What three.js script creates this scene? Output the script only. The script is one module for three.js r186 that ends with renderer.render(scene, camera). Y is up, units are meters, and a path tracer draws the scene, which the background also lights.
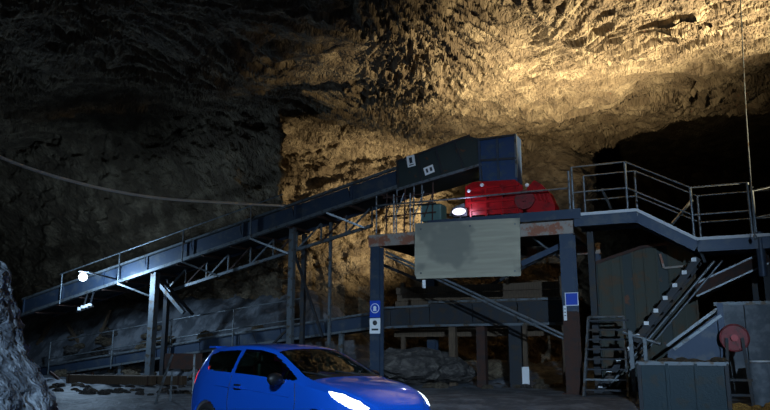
import * as THREE from 'three';
import { mergeGeometries, toCreasedNormals } from 'three/addons/utils/BufferGeometryUtils.js';
import { RoundedBoxGeometry } from 'three/addons/geometries/RoundedBoxGeometry.js';
import { RectAreaLightUniformsLib } from 'three/addons/lights/RectAreaLightUniformsLib.js';
import { createNoise3D } from 'simplex-noise';

// ---------------------------------------------------------------- camera, exposure
const W = 770, H = 410, F = 720, EYE = 1.38, HORIZON = 350;
const scene = new THREE.Scene();
scene.background = new THREE.Color(0x000000);
const PITCH = Math.atan((HORIZON - H / 2) / F);
const camera = new THREE.PerspectiveCamera(2 * Math.atan(H / 2 / F) * 180 / Math.PI, W / H, 0.1, 200);
camera.position.set(0, EYE, 0);
camera.rotation.set(PITCH, 0, 0);
scene.add(camera);
const renderer = new THREE.WebGLRenderer();
renderer.toneMapping = THREE.LinearToneMapping;
renderer.toneMappingExposure = 1.0;
renderer.shadowMap.enabled = true;
RectAreaLightUniformsLib.init();
// light strengths of the lamps built further down (candela)
const WARM = new THREE.Color().setRGB(1, 0.82, 0.5), COOL = new THREE.Color().setRGB(0.52, 0.74, 1);
const POWER = { roof: 240, side: 2400, wall: 190, site: 760, conveyor: 36, machine: 1.2, headlight: 60 };

// ---------------------------------------------------------------- helpers
const V = (x, y, z) => new THREE.Vector3(x, y, z);
const TURN = Math.atan2(-2.27, 4.82);                       // the plant runs at this turn about y
const U = V(Math.cos(TURN), 0, -Math.sin(TURN)), M = V(Math.sin(TURN), 0, Math.cos(TURN)), UP = V(0, 1, 0);
const O = V((573 - 385) / 734.6 * 18, 0, -18);               // foot of the platform's near front column
const world = ([s, y, w]) => V(0, y, 0).addScaledVector(U, s).addScaledVector(M, w).add(V(O.x, 0, O.z));
const ray = (px, py) => V((px - W / 2) / F, -(py - H / 2) / F, -1).applyAxisAngle(V(1, 0, 0), PITCH);
const at = (px, py, depth) => { const r = ray(px, py); return r.multiplyScalar(depth / -r.z).add(V(0, EYE, 0)); };
const S = (px, py, w) => {                                   // pixel to [along, up, out] on the vertical plane w of the plant
  const r = ray(px, py), e = V(0, EYE, 0), o = V(O.x, 0, O.z);
  const t = (w - e.clone().sub(o).dot(M)) / r.dot(M), p = e.addScaledVector(r, t);
  return [p.clone().sub(o).dot(U), p.y, w];
};
let seed = 7;
const rnd = (a = 0, b = 1) => { seed = (seed * 1664525 + 1013904223) >>> 0; return a + (b - a) * seed / 4294967296; };
const seeded = (n) => { let s = n; return () => { s = (s * 1664525 + 1013904223) >>> 0; return s / 4294967296; }; };
const N3 = createNoise3D(seeded(11)), N3b = createNoise3D(seeded(29));
const fbm = (x, y, z, o = 4) => { let a = 0.5, v = 0; for (let i = 0; i < o; i++) { v += a * N3(x, y, z); x = x * 2.03 + 5.1; y = y * 2.03 + 1.7; z = z * 2.03 + 3.3; a *= 0.5; } return v; };
const ridge = (x, y, z, o = 4) => { let a = 0.5, v = 0; for (let i = 0; i < o; i++) { v += a * (1 - 2 * Math.abs(N3b(x, y, z))); x = x * 2.1 + 2.1; y = y * 2.1 + 4.7; z = z * 2.1 + 1.3; a *= 0.5; } return v; };
const crest = (x, y, z, o) => { let a = 0.5, v = 0; for (let i = 0; i < o; i++) { const r = 1 - Math.abs(N3b(x, y, z)); v += a * (r * r * r - 0.4); x = x * 1.9 + 2.1; y = y * 2.0 + 4.7; z = z * 2.1 + 1.3; a *= 0.55; } return v; };
const smooth = (a, b, x) => { const t = Math.min(1, Math.max(0, (x - a) / (b - a))); return t * t * (3 - 2 * t); };
const lerp = (a, b, t) => a + (b - a) * t;
function table(rows, x) {                                    // smooth interpolation through [x, value] rows
  const n = rows.length; if (x <= rows[0][0]) return rows[0][1]; if (x >= rows[n - 1][0]) return rows[n - 1][1];
  let i = 0; while (rows[i + 1][0] < x) i++;
  const sl = (k) => { if (k <= 0 || k >= n - 1) return 0; const a = (rows[k][1] - rows[k - 1][1]) / (rows[k][0] - rows[k - 1][0]), b = (rows[k + 1][1] - rows[k][1]) / (rows[k + 1][0] - rows[k][0]); return a * b <= 0 ? 0 : 2 * a * b / (a + b); };
  const h = rows[i + 1][0] - rows[i][0], t = (x - rows[i][0]) / h, a = rows[i][1], b = rows[i + 1][1];
  const ma = (i === 0 ? (b - a) / h : sl(i)) * h, mb = (i === n - 2 ? (b - a) / h : sl(i + 1)) * h;
  return (2 * t ** 3 - 3 * t * t + 1) * a + (t ** 3 - 2 * t * t + t) * ma + (3 * t * t - 2 * t ** 3) * b + (t ** 3 - t * t) * mb;
}
const taken = new Map();
function numbered(name) { const n = taken.get(name) || 0; taken.set(name, n + 1); return n ? `${name}_${String(n).padStart(3, '0')}` : name; }

// ---- textures: tileable noise
function tileNoise(size, cells, sd) {
  const r = seeded(sd), g = new Float32Array(cells * cells).map(() => r()), out = new Float32Array(size * size);
  for (let y = 0; y < size; y++) for (let x = 0; x < size; x++) {
    const fx = x / size * cells, fy = y / size * cells, ix = Math.floor(fx), iy = Math.floor(fy);
    let tx = fx - ix, ty = fy - iy; tx = tx * tx * (3 - 2 * tx); ty = ty * ty * (3 - 2 * ty);
    const a = g[iy % cells * cells + ix % cells], b = g[iy % cells * cells + (ix + 1) % cells], c = g[(iy + 1) % cells * cells + ix % cells], d = g[(iy + 1) % cells * cells + (ix + 1) % cells];
    out[y * size + x] = lerp(lerp(a, b, tx), lerp(c, d, tx), ty);
  }
  return out;
}
function fbmTile(size, cells, sd, oct = 5) {
  const out = new Float32Array(size * size); let amp = 0.5, c = cells;
  for (let o = 0; o < oct && c <= size / 2; o++) { const n = tileNoise(size, c, sd + o); for (let i = 0; i < out.length; i++) out[i] += amp * (n[i] - 0.5); amp *= 0.55; c *= 2; }
  let lo = 1e9, hi = -1e9; for (const v of out) { lo = Math.min(lo, v); hi = Math.max(hi, v); }
  return out.map((v) => (v - lo) / (hi - lo));
}
function tex(size, fn, metres, srgb = true) {
  const d = new Uint8Array(size * size * 4);
  for (let i = 0; i < size * size; i++) { const c = fn(i % size, Math.floor(i / size), i); d[i * 4] = c[0]; d[i * 4 + 1] = c[1]; d[i * 4 + 2] = c[2]; d[i * 4 + 3] = 255; }
  const t = new THREE.DataTexture(d, size, size); t.wrapS = t.wrapT = THREE.RepeatWrapping; t.magFilter = THREE.LinearFilter; t.minFilter = THREE.LinearMipmapLinearFilter; t.generateMipmaps = true;
  t.repeat.set(1 / metres, 1 / metres); if (srgb) t.colorSpace = THREE.SRGBColorSpace; t.needsUpdate = true; return t;
}
const nA = fbmTile(512, 6, 3, 6), nB = fbmTile(512, 14, 41, 6), nC = fbmTile(512, 3, 87, 4), nF = fbmTile(512, 48, 61, 3);
const mix3 = (a, b, t) => [lerp(a[0], b[0], t), lerp(a[1], b[1], t), lerp(a[2], b[2], t)];
const rockMap = tex(512, (x, y, i) => mix3(mix3([94, 80, 62], [134, 119, 96], smooth(0.25, 0.75, nA[i])), [76, 65, 53], smooth(0.5, 0.85, nF[i]) * 0.6), 3.1);
const rockBump = tex(512, (x, y, i) => { const v = 255 * (0.5 * (1 - Math.abs(2 * nB[i] - 1)) ** 2 + 0.35 * (1 - Math.abs(2 * nA[i] - 1)) ** 2 + 0.15 * nF[i]); return [v, v, v]; }, 1.9, false);
const speck = (base, alt, lo, hi, m) => tex(512, (x, y, i) => mix3(base, alt, smooth(lo, hi, 0.6 * nA[i] + 0.4 * nB[i])), m);
const fineBump = tex(512, (x, y, i) => { const v = 255 * (0.5 * nF[i] + 0.5 * nB[i]); return [v, v, v]; }, 0.8, false);
const std = (o) => new THREE.MeshStandardMaterial({ roughness: 0.7, ...o });
const rock = std({ map: rockMap, bumpMap: rockBump, bumpScale: 0.1, roughness: 0.9 });
const boulderStone = std({ map: speck([58, 54, 52], [98, 92, 86], 0.3, 0.7, 1.3), bumpMap: rockBump, bumpScale: 0.06, roughness: 0.95 });
const buttressStone = std({ map: speck([74, 80, 88], [136, 144, 152], 0.3, 0.7, 1.3), bumpMap: rockBump, bumpScale: 0.07, roughness: 0.8 });
// loose stones only; roof and walls all share the one material "rock"
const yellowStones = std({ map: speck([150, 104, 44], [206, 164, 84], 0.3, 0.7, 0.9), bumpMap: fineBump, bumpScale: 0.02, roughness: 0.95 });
const mud = std({ map: speck([70, 74, 80], [112, 116, 122], 0.3, 0.7, 2.3), bumpMap: rockBump, bumpScale: 0.02, roughness: 0.62 });
const steelBlue = std({ map: speck([52, 66, 86], [76, 82, 90], 0.4, 0.75, 1.7), metalness: 0.35, roughness: 0.5, bumpMap: fineBump, bumpScale: 0.002 });
const steelGrey = std({ map: speck([104, 112, 118], [86, 72, 58], 0.5, 0.75, 0.9), metalness: 0.4, roughness: 0.48 });
const steelDark = std({ map: speck([44, 48, 54], [62, 52, 44], 0.45, 0.7, 1.1), metalness: 0.3, roughness: 0.6 });
const rustBrown = std({ map: speck([72, 46, 36], [54, 44, 42], 0.35, 0.7, 0.7), metalness: 0.2, roughness: 0.8 });
const paleRust = std({ map: speck([150, 142, 134], [146, 92, 70], 0.4, 0.62, 1.2), metalness: 0.2, roughness: 0.65 });
const galv = std({ map: speck([118, 126, 132], [88, 86, 82], 0.45, 0.75, 0.6), metalness: 0.55, roughness: 0.42 });
const rubber = std({ color: 0x17171a, roughness: 0.85 });
const oliveSheet = std({ map: speck([66, 70, 62], [84, 66, 48], 0.45, 0.7, 1.9), metalness: 0.25, roughness: 0.7, bumpMap: fineBump, bumpScale: 0.003 });
const hoodSheet = std({ map: speck([44, 54, 54], [98, 60, 40], 0.6, 0.78, 1.6), metalness: 0.3, roughness: 0.6 });
const chuteBlue = std({ map: speck([38, 62, 100], [60, 76, 92], 0.4, 0.75, 0.8), metalness: 0.3, roughness: 0.55, bumpMap: fineBump, bumpScale: 0.003 });
const redPaint = std({ map: speck([158, 8, 16], [118, 8, 14], 0.45, 0.75, 0.9), metalness: 0.1, roughness: 0.38 });
const darkRed = std({ map: speck([120, 34, 38], [88, 40, 36], 0.4, 0.7, 0.5), metalness: 0.2, roughness: 0.5 });
const tealSheet = std({ map: speck([24, 46, 54], [44, 46, 44], 0.5, 0.75, 1.2), metalness: 0.25, roughness: 0.55, bumpMap: fineBump, bumpScale: 0.004 });
const concrete = std({ map: speck([104, 112, 120], [134, 140, 146], 0.3, 0.7, 1.4), bumpMap: fineBump, bumpScale: 0.004, roughness: 0.85 });
const timber = std({ map: tex(256, (x, y) => { const i = (y * 2 % 512) * 512 + ((x * 14) % 512), v = nA[i]; return mix3([72, 58, 46], [104, 86, 66], v); }, 1.1), roughness: 0.85 });
const plywood = std({ map: tex(512, (x, y, i) => { const g = nA[((y * 5) % 512) * 512 + Math.floor(x / 2)], s = smooth(0.55, 0.75, nC[i]); return mix3(mix3([150, 146, 130], [178, 172, 152], g), [122, 122, 112], s * 0.8); }, 2.9), roughness: 0.8, bumpMap: fineBump, bumpScale: 0.001 });
const whiteSheet = std({ color: 0xe6e8ea, roughness: 0.6 });
const signBlue = std({ color: 0x1743b4, roughness: 0.45 });
const inkDark = std({ color: 0x30343a, roughness: 0.7 });
const glow = (c, k) => new THREE.MeshStandardMaterial({ color: 0x111111, emissive: c, emissiveIntensity: k, roughness: 0.4 });

// ---- geometry builders, all in the frame of the thing's surroundings
function boxUV(g) {
  g = g.index ? g.toNonIndexed() : g; const p = g.attributes.position, uv = new Float32Array(p.count * 2), a = V(), b = V(), c = V(), n = V();
  for (let i = 0; i < p.count; i += 3) {
    a.fromBufferAttribute(p, i); b.fromBufferAttribute(p, i + 1); c.fromBufferAttribute(p, i + 2);
    n.crossVectors(b.clone().sub(a), c.clone().sub(a)); const x = Math.abs(n.x), y = Math.abs(n.y), z = Math.abs(n.z);
    [a, b, c].forEach((q, k) => { const [u, v] = y >= x && y >= z ? [q.x, q.z] : x >= z ? [q.z, q.y] : [q.x, q.y]; uv[(i + k) * 2] = u; uv[(i + k) * 2 + 1] = v; });
  }
  g.setAttribute('uv', new THREE.BufferAttribute(uv, 2)); if (!g.attributes.normal) g.computeVertexNormals(); return g;
}
const bx = (cx, cy, cz, sx, sy, sz, r = 0) => (r ? new RoundedBoxGeometry(sx, sy, sz, 2, r) : new THREE.BoxGeometry(sx, sy, sz)).translate(cx, cy, cz);
function along(g, p, q, roll = UP) {                          // g runs along its z from 0 to length
  const a = V(...p), b = V(...q), d = b.clone().sub(a).normalize();
  const x = V().crossVectors(Math.abs(d.dot(roll)) > 0.98 ? V(0, 0, 1) : roll, d).normalize(), y = V().crossVectors(d, x);
  return g.applyMatrix4(new THREE.Matrix4().makeBasis(x, y, d).setPosition(a));
}
const dist = (p, q) => V(...p).distanceTo(V(...q));
const bar = (p, q, w, h = w) => { const L = dist(p, q); return along(new THREE.BoxGeometry(w, h, L).translate(0, 0, L / 2), p, q); };
const rod = (p, q, r, n = 8) => { const L = dist(p, q); return along(new THREE.CylinderGeometry(r, r, L, n).rotateX(Math.PI / 2).translate(0, 0, L / 2), p, q); };
const channel = (p, q, h, d, t) => { const L = dist(p, q); return ['w', 'a', 'b'].map((k) => along((k === 'w' ? new THREE.BoxGeometry(t, h, L).translate(-d / 2, 0, L / 2) : new THREE.BoxGeometry(d, t, L).translate(0, (k === 'a' ? 1 : -1) * (h - t) / 2, L / 2)), p, q)); };
const hbeam = (p, q, w, t = 0.025) => { const L = dist(p, q); return [along(new THREE.BoxGeometry(t, w - 2 * t, L).translate(0, 0, L / 2), p, q), along(new THREE.BoxGeometry(w, t, L).translate(0, w / 2 - t / 2, L / 2), p, q), along(new THREE.BoxGeometry(w, t, L).translate(0, t / 2 - w / 2, L / 2), p, q)]; };
function tubeThrough(pts, r, n = 40, k = 6) { return new THREE.TubeGeometry(new THREE.CatmullRomCurve3(pts.map((p) => Array.isArray(p) ? V(...p) : p)), n, r, k); }
function prism(poly, depth) {                                 // polygon [s, y] pushed back by depth
  const sh = new THREE.Shape(poly.map(([x, y]) => new THREE.Vector2(x, y)));
  return new THREE.ExtrudeGeometry(sh, { depth, bevelEnabled: false });
}
function thing(name, label, category, base, { turn = TURN, pos, group } = {}) {
  const g = new THREE.Group(); g.name = numbered(name); g.position.copy(pos || world(base)); g.rotation.y = turn;
  g.userData = { label, category }; if (group) g.userData.group = group;
  Object.defineProperty(g, 'base', { value: base }); scene.add(g); return g;
}
function part(name, geoms, mat, parent, label) {              // geometries in the same frame as the thing's base
  const list = (Array.isArray(geoms) ? geoms.flat() : [geoms]).map((g) => { const b = boxUV(g.clone()); for (const k of Object.keys(b.attributes)) if (!['position', 'normal', 'uv'].includes(k)) b.deleteAttribute(k); return b; });
  const g = list.length > 1 ? mergeGeometries(list) : list[0];
  const b = parent.base || [0, 0, 0]; g.translate(-b[0], -b[1], -b[2]);
  const m = new THREE.Mesh(g, mat); m.name = name; m.castShadow = m.receiveShadow = true; if (label) m.userData.label = label;
  Object.defineProperty(m, 'base', { value: b }); parent.add(m); return m;
}
function struct(name, g, mat) { const m = new THREE.Mesh(g, mat); m.name = name; m.castShadow = m.receiveShadow = true; m.userData = { kind: 'structure' }; scene.add(m); return m; }
function grid(nu, nv, fn, uvScale = 1, flip = false) {        // fn(i, j) -> [Vector3, u, v]
  const pos = new Float32Array(nu * nv * 3), uv = new Float32Array(nu * nv * 2), idx = [];
  for (let j = 0; j < nv; j++) for (let i = 0; i < nu; i++) { const k = j * nu + i, [p, u, v] = fn(i, j); pos.set([p.x, p.y, p.z], k * 3); uv.set([u, v], k * 2); }
  for (let j = 0; j < nv - 1; j++) for (let i = 0; i < nu - 1; i++) { const a = j * nu + i, b = a + 1, c = a + nu, d = c + 1; flip ? idx.push(a, c, b, b, c, d) : idx.push(a, b, c, b, d, c); }
  const g = new THREE.BufferGeometry(); g.setAttribute('position', new THREE.BufferAttribute(pos, 3)); g.setAttribute('uv', new THREE.BufferAttribute(uv, 2)); g.setIndex(idx); g.computeVertexNormals(); return g;
}
function spot(parent, p, aim, color, cd, angle, penumbra, size = 4) {
  const l = new THREE.SpotLight(color, cd, 0, angle, penumbra, 2); l.position.copy(p); l.target.position.copy(aim); l.castShadow = true; l.shadow.radius = size; l.name = 'lamp_beam';
  parent.add(l); parent.add(l.target); return l;
}

// ---------------------------------------------------------------- the cave: roof, walls, floor
const graded = (stops) => { const out = []; for (let i = 0; i < stops.length - 1; i++) { const [a, , st] = stops[i], b = stops[i + 1][0], n = Math.max(1, Math.round(Math.abs(b - a) / st)); for (let k = 0; k < n; k++) out.push(a + (b - a) * k / n); } out.push(stops[stops.length - 1][0]); return out; };
const cuts = (x, z) => {                                      // pick marks left by the cutting drums: arcs that swing round
  const k = smooth(-1, 3, x + 1.5 * N3(x * 0.12, z * 0.12, 5)), a = lerp(-0.7, 0.88, k) + 0.22 * N3b(x * 0.13, z * 0.13, 2);
  const px = x * Math.cos(a) - z * Math.sin(a), py = x * Math.sin(a) + z * Math.cos(a);
  const wob = 0.22 * N3(px * 0.4, py * 0.5, 7);
  return crest(px * 0.14, (py + wob) * 1.3, 3.3, 3) + 0.75 * crest(px * 0.22 + 4, (py + wob) * 3.6, 8, 2);
};
const browAt = (x) => table([[-40, 60], [4, 44], [7.9, 33], [9.4, 27.4], [12.2, 23.6], [17, 20], [30, 15]], x);
const roofY = (x, d) => 9.5 + 0.55 * fbm(x * 0.16, d * 0.16, 1, 2) + 3.5 * smooth(0, 2.6, d - browAt(x)) - 0.42 * cuts(x, d) * (0.5 + 0.7 * smooth(-0.3, 0.5, N3(x * 0.22, d * 0.22, 9))) + 0.16 * ridge(x * 0.5, d * 0.5, 4, 3);
{
  const xs = graded([[-34, 0, 0.6], [-12, 0, 0.055], [14, 0, 0.6], [38, 0, 1]]), ds = graded([[-14, 0, 0.8], [13, 0, 0.05], [33, 0, 0.5], [62, 0, 1]]);
  struct('ceiling', grid(xs.length, ds.length, (i, j) => { const x = xs[i], d = ds[j]; return [V(x, roofY(x, d), -d), x, d]; }), rock);
}
function sweep(name, plan, dense, lean, mat, flip = false, top = 15) {
  const curve = new THREE.CatmullRomCurve3(plan.map(([x, d]) => V(x, 0, -d)), false, 'catmullrom', 0.25), L = curve.getLength(), n = Math.round(L / dense);
  const P = curve.getSpacedPoints(n), T = P.map((p, i) => P[Math.min(n, i + 1)].clone().sub(P[Math.max(0, i - 1)]).normalize());
  const ys = graded([[-0.8, 0, dense * 1.2], [10.6, 0, dense * 2], [top, 0, 1]]);
  return struct(name, grid(n + 1, ys.length, (i, j) => {
    const p = P[i].clone(), y = ys[j], nrm = V(-T[i].z, 0, T[i].x);      // points into the cave
    const q = 0.5 * fbm(p.x * 0.3, y * 0.35, p.z * 0.3, 3) + 0.22 * ridge(p.x * 0.45, y * 0.9, p.z * 0.45, 3) + 0.3 * crest(p.x * 0.7 + y * 0.2, y * 1.6, p.z * 0.7, 3) + 0.12 * crest(p.x * 1.9 + y * 0.9, y * 3.4, p.z * 1.9, 2);
    if (lean.isVector3) p.addScaledVector(nrm, q).addScaledVector(lean, smooth(4.5, 11, y)); else p.addScaledVector(nrm, q + lean * smooth(4, 10.5, y));
    p.y = y; return [p, i * L / n, y];
  }, 1, flip), mat);
}
const pillarPlan = [[-25, 37], [-16.8, 34], [-10.2, 30.9], [-7.0, 29.3], [-4.7, 28.2], [-4.0, 27.85], [-3.9, 28.1], [-5.1, 30.1], [-6.6, 32]];
sweep('wall_left', pillarPlan, 0.06, V(0.3, 0, 5), rock);
sweep('wall_back', [[-9, 31.6], [-4.6, 31.4], [0, 31.2], [4, 30], [7.2, 29.2], [8.4, 31], [9, 36], [11, 44], [20, 48], [30, 46], [36, 40]], 0.065, 0.9, rock);
sweep('wall_right', [[34, 44], [33, 26], [26, 12], [20, 0], [15, -9], [12, -12]], 0.6, 1, rock);
sweep('wall_front', [[16, -9], [6, -11], [-6, -11], [-14, -8]], 0.6, 1, rock);
sweep('wall_side', [[-10, -11], [-14, -4], [-17, 8], [-22, 20], [-25, 30], [-22, 36]], 0.5, 1, rock);
const floorY = (x, d) => 0.34 * smooth(13, 16.5, d) + 3.2 * smooth(22.4, 26.4, d + 0.47 * x) * smooth(1, -3, x) + 0.05 * fbm(x * 0.5, d * 0.5, 3, 3) * smooth(5, 13, d) + 0.5 * smooth(21, 27, d) * smooth(-2, 2, x) + 0.25 * smooth(19, 24, d) * fbm(x * 0.9, d * 0.9, 6, 3);
{
  const xs = graded([[-34, 0, 0.8], [-14, 0, 0.12], [14, 0, 0.8], [38, 0, 1]]), ds = graded([[-14, 0, 0.8], [8, 0, 0.1], [30, 0, 0.6], [62, 0, 1]]);
  struct('floor', grid(xs.length, ds.length, (i, j) => { const x = xs[i], d = ds[j]; return [V(x, floorY(x, d), -d), x, d]; }, 1, false), mud);
}
const groundAt = (s, w) => { const p = world([s, 0, w]); return floorY(p.x, -p.z); };
{ // buttress of rock beside the track
  const n = 160, m = 150;
  const g = grid(n + 1, m + 1, (i, j) => {
    const a = i / n * Math.PI * 2, y = -0.4 + 5.0 * j / m, r = (j === m ? 0.01 : Math.max(0.02, 2.0 - 0.42 * y)), ca = Math.cos(a), sa = Math.sin(a);
    const q = 0.16 * ridge(ca * 1.2, y * 0.8, sa * 1.2 + 4, 4) + 0.1 * ridge(ca * 5, y * 1.1 + ca * 3, sa * 5, 3);
    return [V(-5.15 + (r + q) * ca, y, -7 + (r + q) * sa * 1.3), a * 2, y];
  }, 1, true);
  struct('rock_buttress', g, buttressStone);
}

// ---------------------------------------------------------------- lamps that are not part of another thing
function floodlight(label, pos, aim, mat, emitCol, k, size, group) {       // small LED flood on a bracket
  const g = new THREE.Group(); g.name = numbered('floodlight'); g.position.copy(pos); g.userData = { label, category: 'lamp' }; if (group) g.userData.group = group; scene.add(g);
  g.lookAt(aim);
  part('housing', bx(0, 0, -0.07, size * 1.2, size * 0.95, 0.12, 0.02), steelDark, g);
  part('lens', bx(0, 0, -0.005, size, size * 0.74, 0.02, 0.005), glow(emitCol, k), g);
  part('bracket', [bar([-size * 0.66, 0, -0.07], [-size * 0.66, -size * 0.7, -0.07], 0.03), bar([size * 0.66, 0, -0.07], [size * 0.66, -size * 0.7, -0.07], 0.03), bar([-size * 0.66, -size * 0.7, -0.07], [size * 0.66, -size * 0.7, -0.07], 0.03)], steelDark, g);
  return g;
}

// ---------------------------------------------------------------- steel platform
const sR = 0, sL = S(377, 300, 0)[0], yBeam = (S(573, 228, 0)[1] + S(377, 241, 0)[1]) / 2, yDeck = yBeam + 0.3, DEEP = 4.2;
const platform = thing('steel_platform', 'raised steel platform on blue-grey columns behind the hung plywood board', 'platform', [sR, groundAt(0, 0), 0]);
for (const [s, w] of [[sR, 0], [sL, 0], [sR, -DEEP], [sL, -DEEP]]) {
  const g0 = groundAt(s, w) - 0.03, split = g0 + (w || s < -1 ? 0.0 : 2.0);
  if (split > g0 + 0.1) part('column', hbeam([s, split, w], [s, yBeam - 0.17, w], 0.34), steelBlue, platform); else part('column', hbeam([s, g0, w], [s, yBeam - 0.17, w], 0.29), steelBlue, platform);
  if (split > g0 + 0.1) part('column_foot', hbeam([s, g0, w], [s, split, w], 0.345), rustBrown, platform, 'rusty brown lower length of a column');
  part('base_plate', bx(s, g0 + 0.03, w, 0.5, 0.05, 0.5), rustBrown, platform);
}
part('front_beam', channel([sL - 0.2, yBeam, 0.06], [sR + 0.18, yBeam, 0.06], 0.33, 0.14, 0.03), paleRust, platform, 'pale beam streaked with rust');
part('rear_beam', channel([sL - 0.2, yBeam, -DEEP], [sR + 0.18, yBeam, -DEEP], 0.33, 0.14, 0.03), paleRust, platform);
for (let k = 0; k < 6; k++) { const s = lerp(sL, sR, k / 5); part('joist', bar([s, yBeam + 0.02, -0.04], [s, yBeam + 0.02, -DEEP + 0.1], 0.1, 0.26), steelDark, platform); }
for (let k = 0; k < 9; k++) { const s = lerp(sL - 0.1, sR - 0.02, (k + 0.5) / 9); part('deck_plate', bx(s, yBeam + 0.185, -DEEP / 2, (sR - sL) / 9 - 0.02, 0.03, DEEP), steelDark, platform); }
{ const a = S(428, 219, 0.16), b = S(581, 213, 0.16), y = yDeck + 0.02; part('edge_channel', channel([a[0], y, 0.16], [b[0], y, 0.16], 0.24, 0.09, 0.02), steelBlue, platform, 'blue-grey channel along the deck edge'); }
{ // braces
  const a = S(386, 252, 0.1), b = S(566, 336, 0.1); part('brace', [rod(a, b, 0.035), rod([a[0], a[1] - 0.1, a[2]], [b[0], b[1] - 0.1, b[2]], 0.03)], galv, platform, 'long pale twin-pipe brace');
  part('brace', bar(S(568, 243, -0.15), S(522, 264, -0.15), 0.14), steelBlue, platform);
  part('brace', rod(S(532, 237, -0.6), S(566, 263, -0.6), 0.03), galv, platform);
  part('brace', bar(S(376, 262, -DEEP), S(520, 322, -DEEP), 0.1), steelDark, platform);
  part('brace', bar(S(556, 250, -DEEP), S(430, 318, -DEEP), 0.1), steelDark, platform);
}
// platform handrail along the front
{
  const tl = S(384, 219, 0.05), tr = S(578, 189, 0.05), yr = (tl[1] + tr[1]) / 2;
  part('handrail', rod([sL, yDeck + 0.72, 0.05], [sR + 0.1, yDeck + 0.72, 0.05], 0.024), galv, platform);
  for (const s of [sL, sL + 0.55, sL + 1.05]) part('handrail_post', rod([s, yDeck - 0.1, 0.05], [s, yDeck + 1.0, 0.05], 0.024), galv, platform);
  part('handrail_post', rod([sR + 0.12, yDeck - 0.1, 0.05], [sR + 0.12, yDeck + 1.16, 0.05], 0.03), galv, platform);
}
// ---------------------------------------------------------------- plywood board
{
  const a = S(415, 223.5, 0.24), b = S(520, 218, 0.24), c = S(521, 276, 0.24), d = S(415, 279, 0.24);
  const ply = thing('plywood_board', 'weathered plywood sheet hung on the front of the steel platform', 'board', [(a[0] + b[0]) / 2, d[1], 0.24]);
  part('sheet', prism([[a[0], a[1]], [b[0], b[1]], [c[0], c[1]], [d[0] + 0.06, d[1]], [d[0], d[1] + 0.12]], 0.025).translate(0, 0, 0.24), plywood, ply);
  for (const [px, py] of [[421, 229], [515, 224], [421, 273], [515, 271], [470, 226]]) { const p = S(px, py, 0.27); part('bolt', rod([p[0], p[1], 0.262], [p[0], p[1], 0.285], 0.025), galv, ply); }
  part('hanging_tab', bx(S(424, 284, 0.25)[0], S(424, 284, 0.25)[1], 0.25, 0.09, 0.22, 0.02), whiteSheet, ply, 'small white tag under the sheet');
}
// ---------------------------------------------------------------- safety signs on columns
{
  const p = S(374.5, 317, 0.2), base = [p[0], p[1] - 0.45, 0.2];
  const t = thing('safety_sign', 'tall sign with blue disc over white field on platform column', 'sign', base);
  part('backing', bx(p[0], p[1] + 0.22, 0.165, 0.32, 0.46, 0.012), signBlue, t); part('backing', bx(p[0], p[1] - 0.24, 0.165, 0.32, 0.42, 0.012), whiteSheet, t, 'white lower field');
  part('disc', new THREE.CylinderGeometry(0.135, 0.135, 0.008, 28).rotateX(Math.PI / 2).translate(p[0], p[1] + 0.24, 0.176), whiteSheet, t, 'white ring');
  part('disc', new THREE.CylinderGeometry(0.115, 0.115, 0.01, 28).rotateX(Math.PI / 2).translate(p[0], p[1] + 0.24, 0.179), signBlue, t, 'blue disc');
  part('pictogram', [new THREE.SphereGeometry(0.05, 14, 8).scale(1, 1, 0.08).translate(p[0], p[1] + 0.255, 0.185), bx(p[0], p[1] + 0.19, 0.185, 0.1, 0.05, 0.006)], whiteSheet, t, 'white helmeted head');
  part('pictogram', [new THREE.SphereGeometry(0.07, 14, 8).scale(1, 1, 0.06).translate(p[0], p[1] - 0.16, 0.173), bx(p[0], p[1] - 0.34, 0.173, 0.2, 0.05, 0.006)], inkDark, t);
}
{
  const p = S(571.5, 299, 0.21);
  const t = thing('notice_sign', 'small square blue sign with pale border on platform column', 'sign', [p[0], p[1] - 0.16, 0.19]);
  part('border', bx(p[0], p[1], 0.182, 0.32, 0.32, 0.01), whiteSheet, t); part('field', bx(p[0], p[1], 0.189, 0.285, 0.285, 0.01), signBlue, t);
  const q = S(565, 313, 0.21); const t2 = thing('paper_notice', 'narrow white paper strip fixed below the square blue sign', 'notice', [q[0], q[1] - 0.2, 0.19]);
  part('paper', bx(q[0], q[1], 0.184, 0.075, 0.36, 0.008), whiteSheet, t2); part('print', [0.1, 0.02, -0.06].map((y) => bx(q[0], q[1] + y, 0.19, 0.045, 0.02, 0.004)), inkDark, t2);
}
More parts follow.
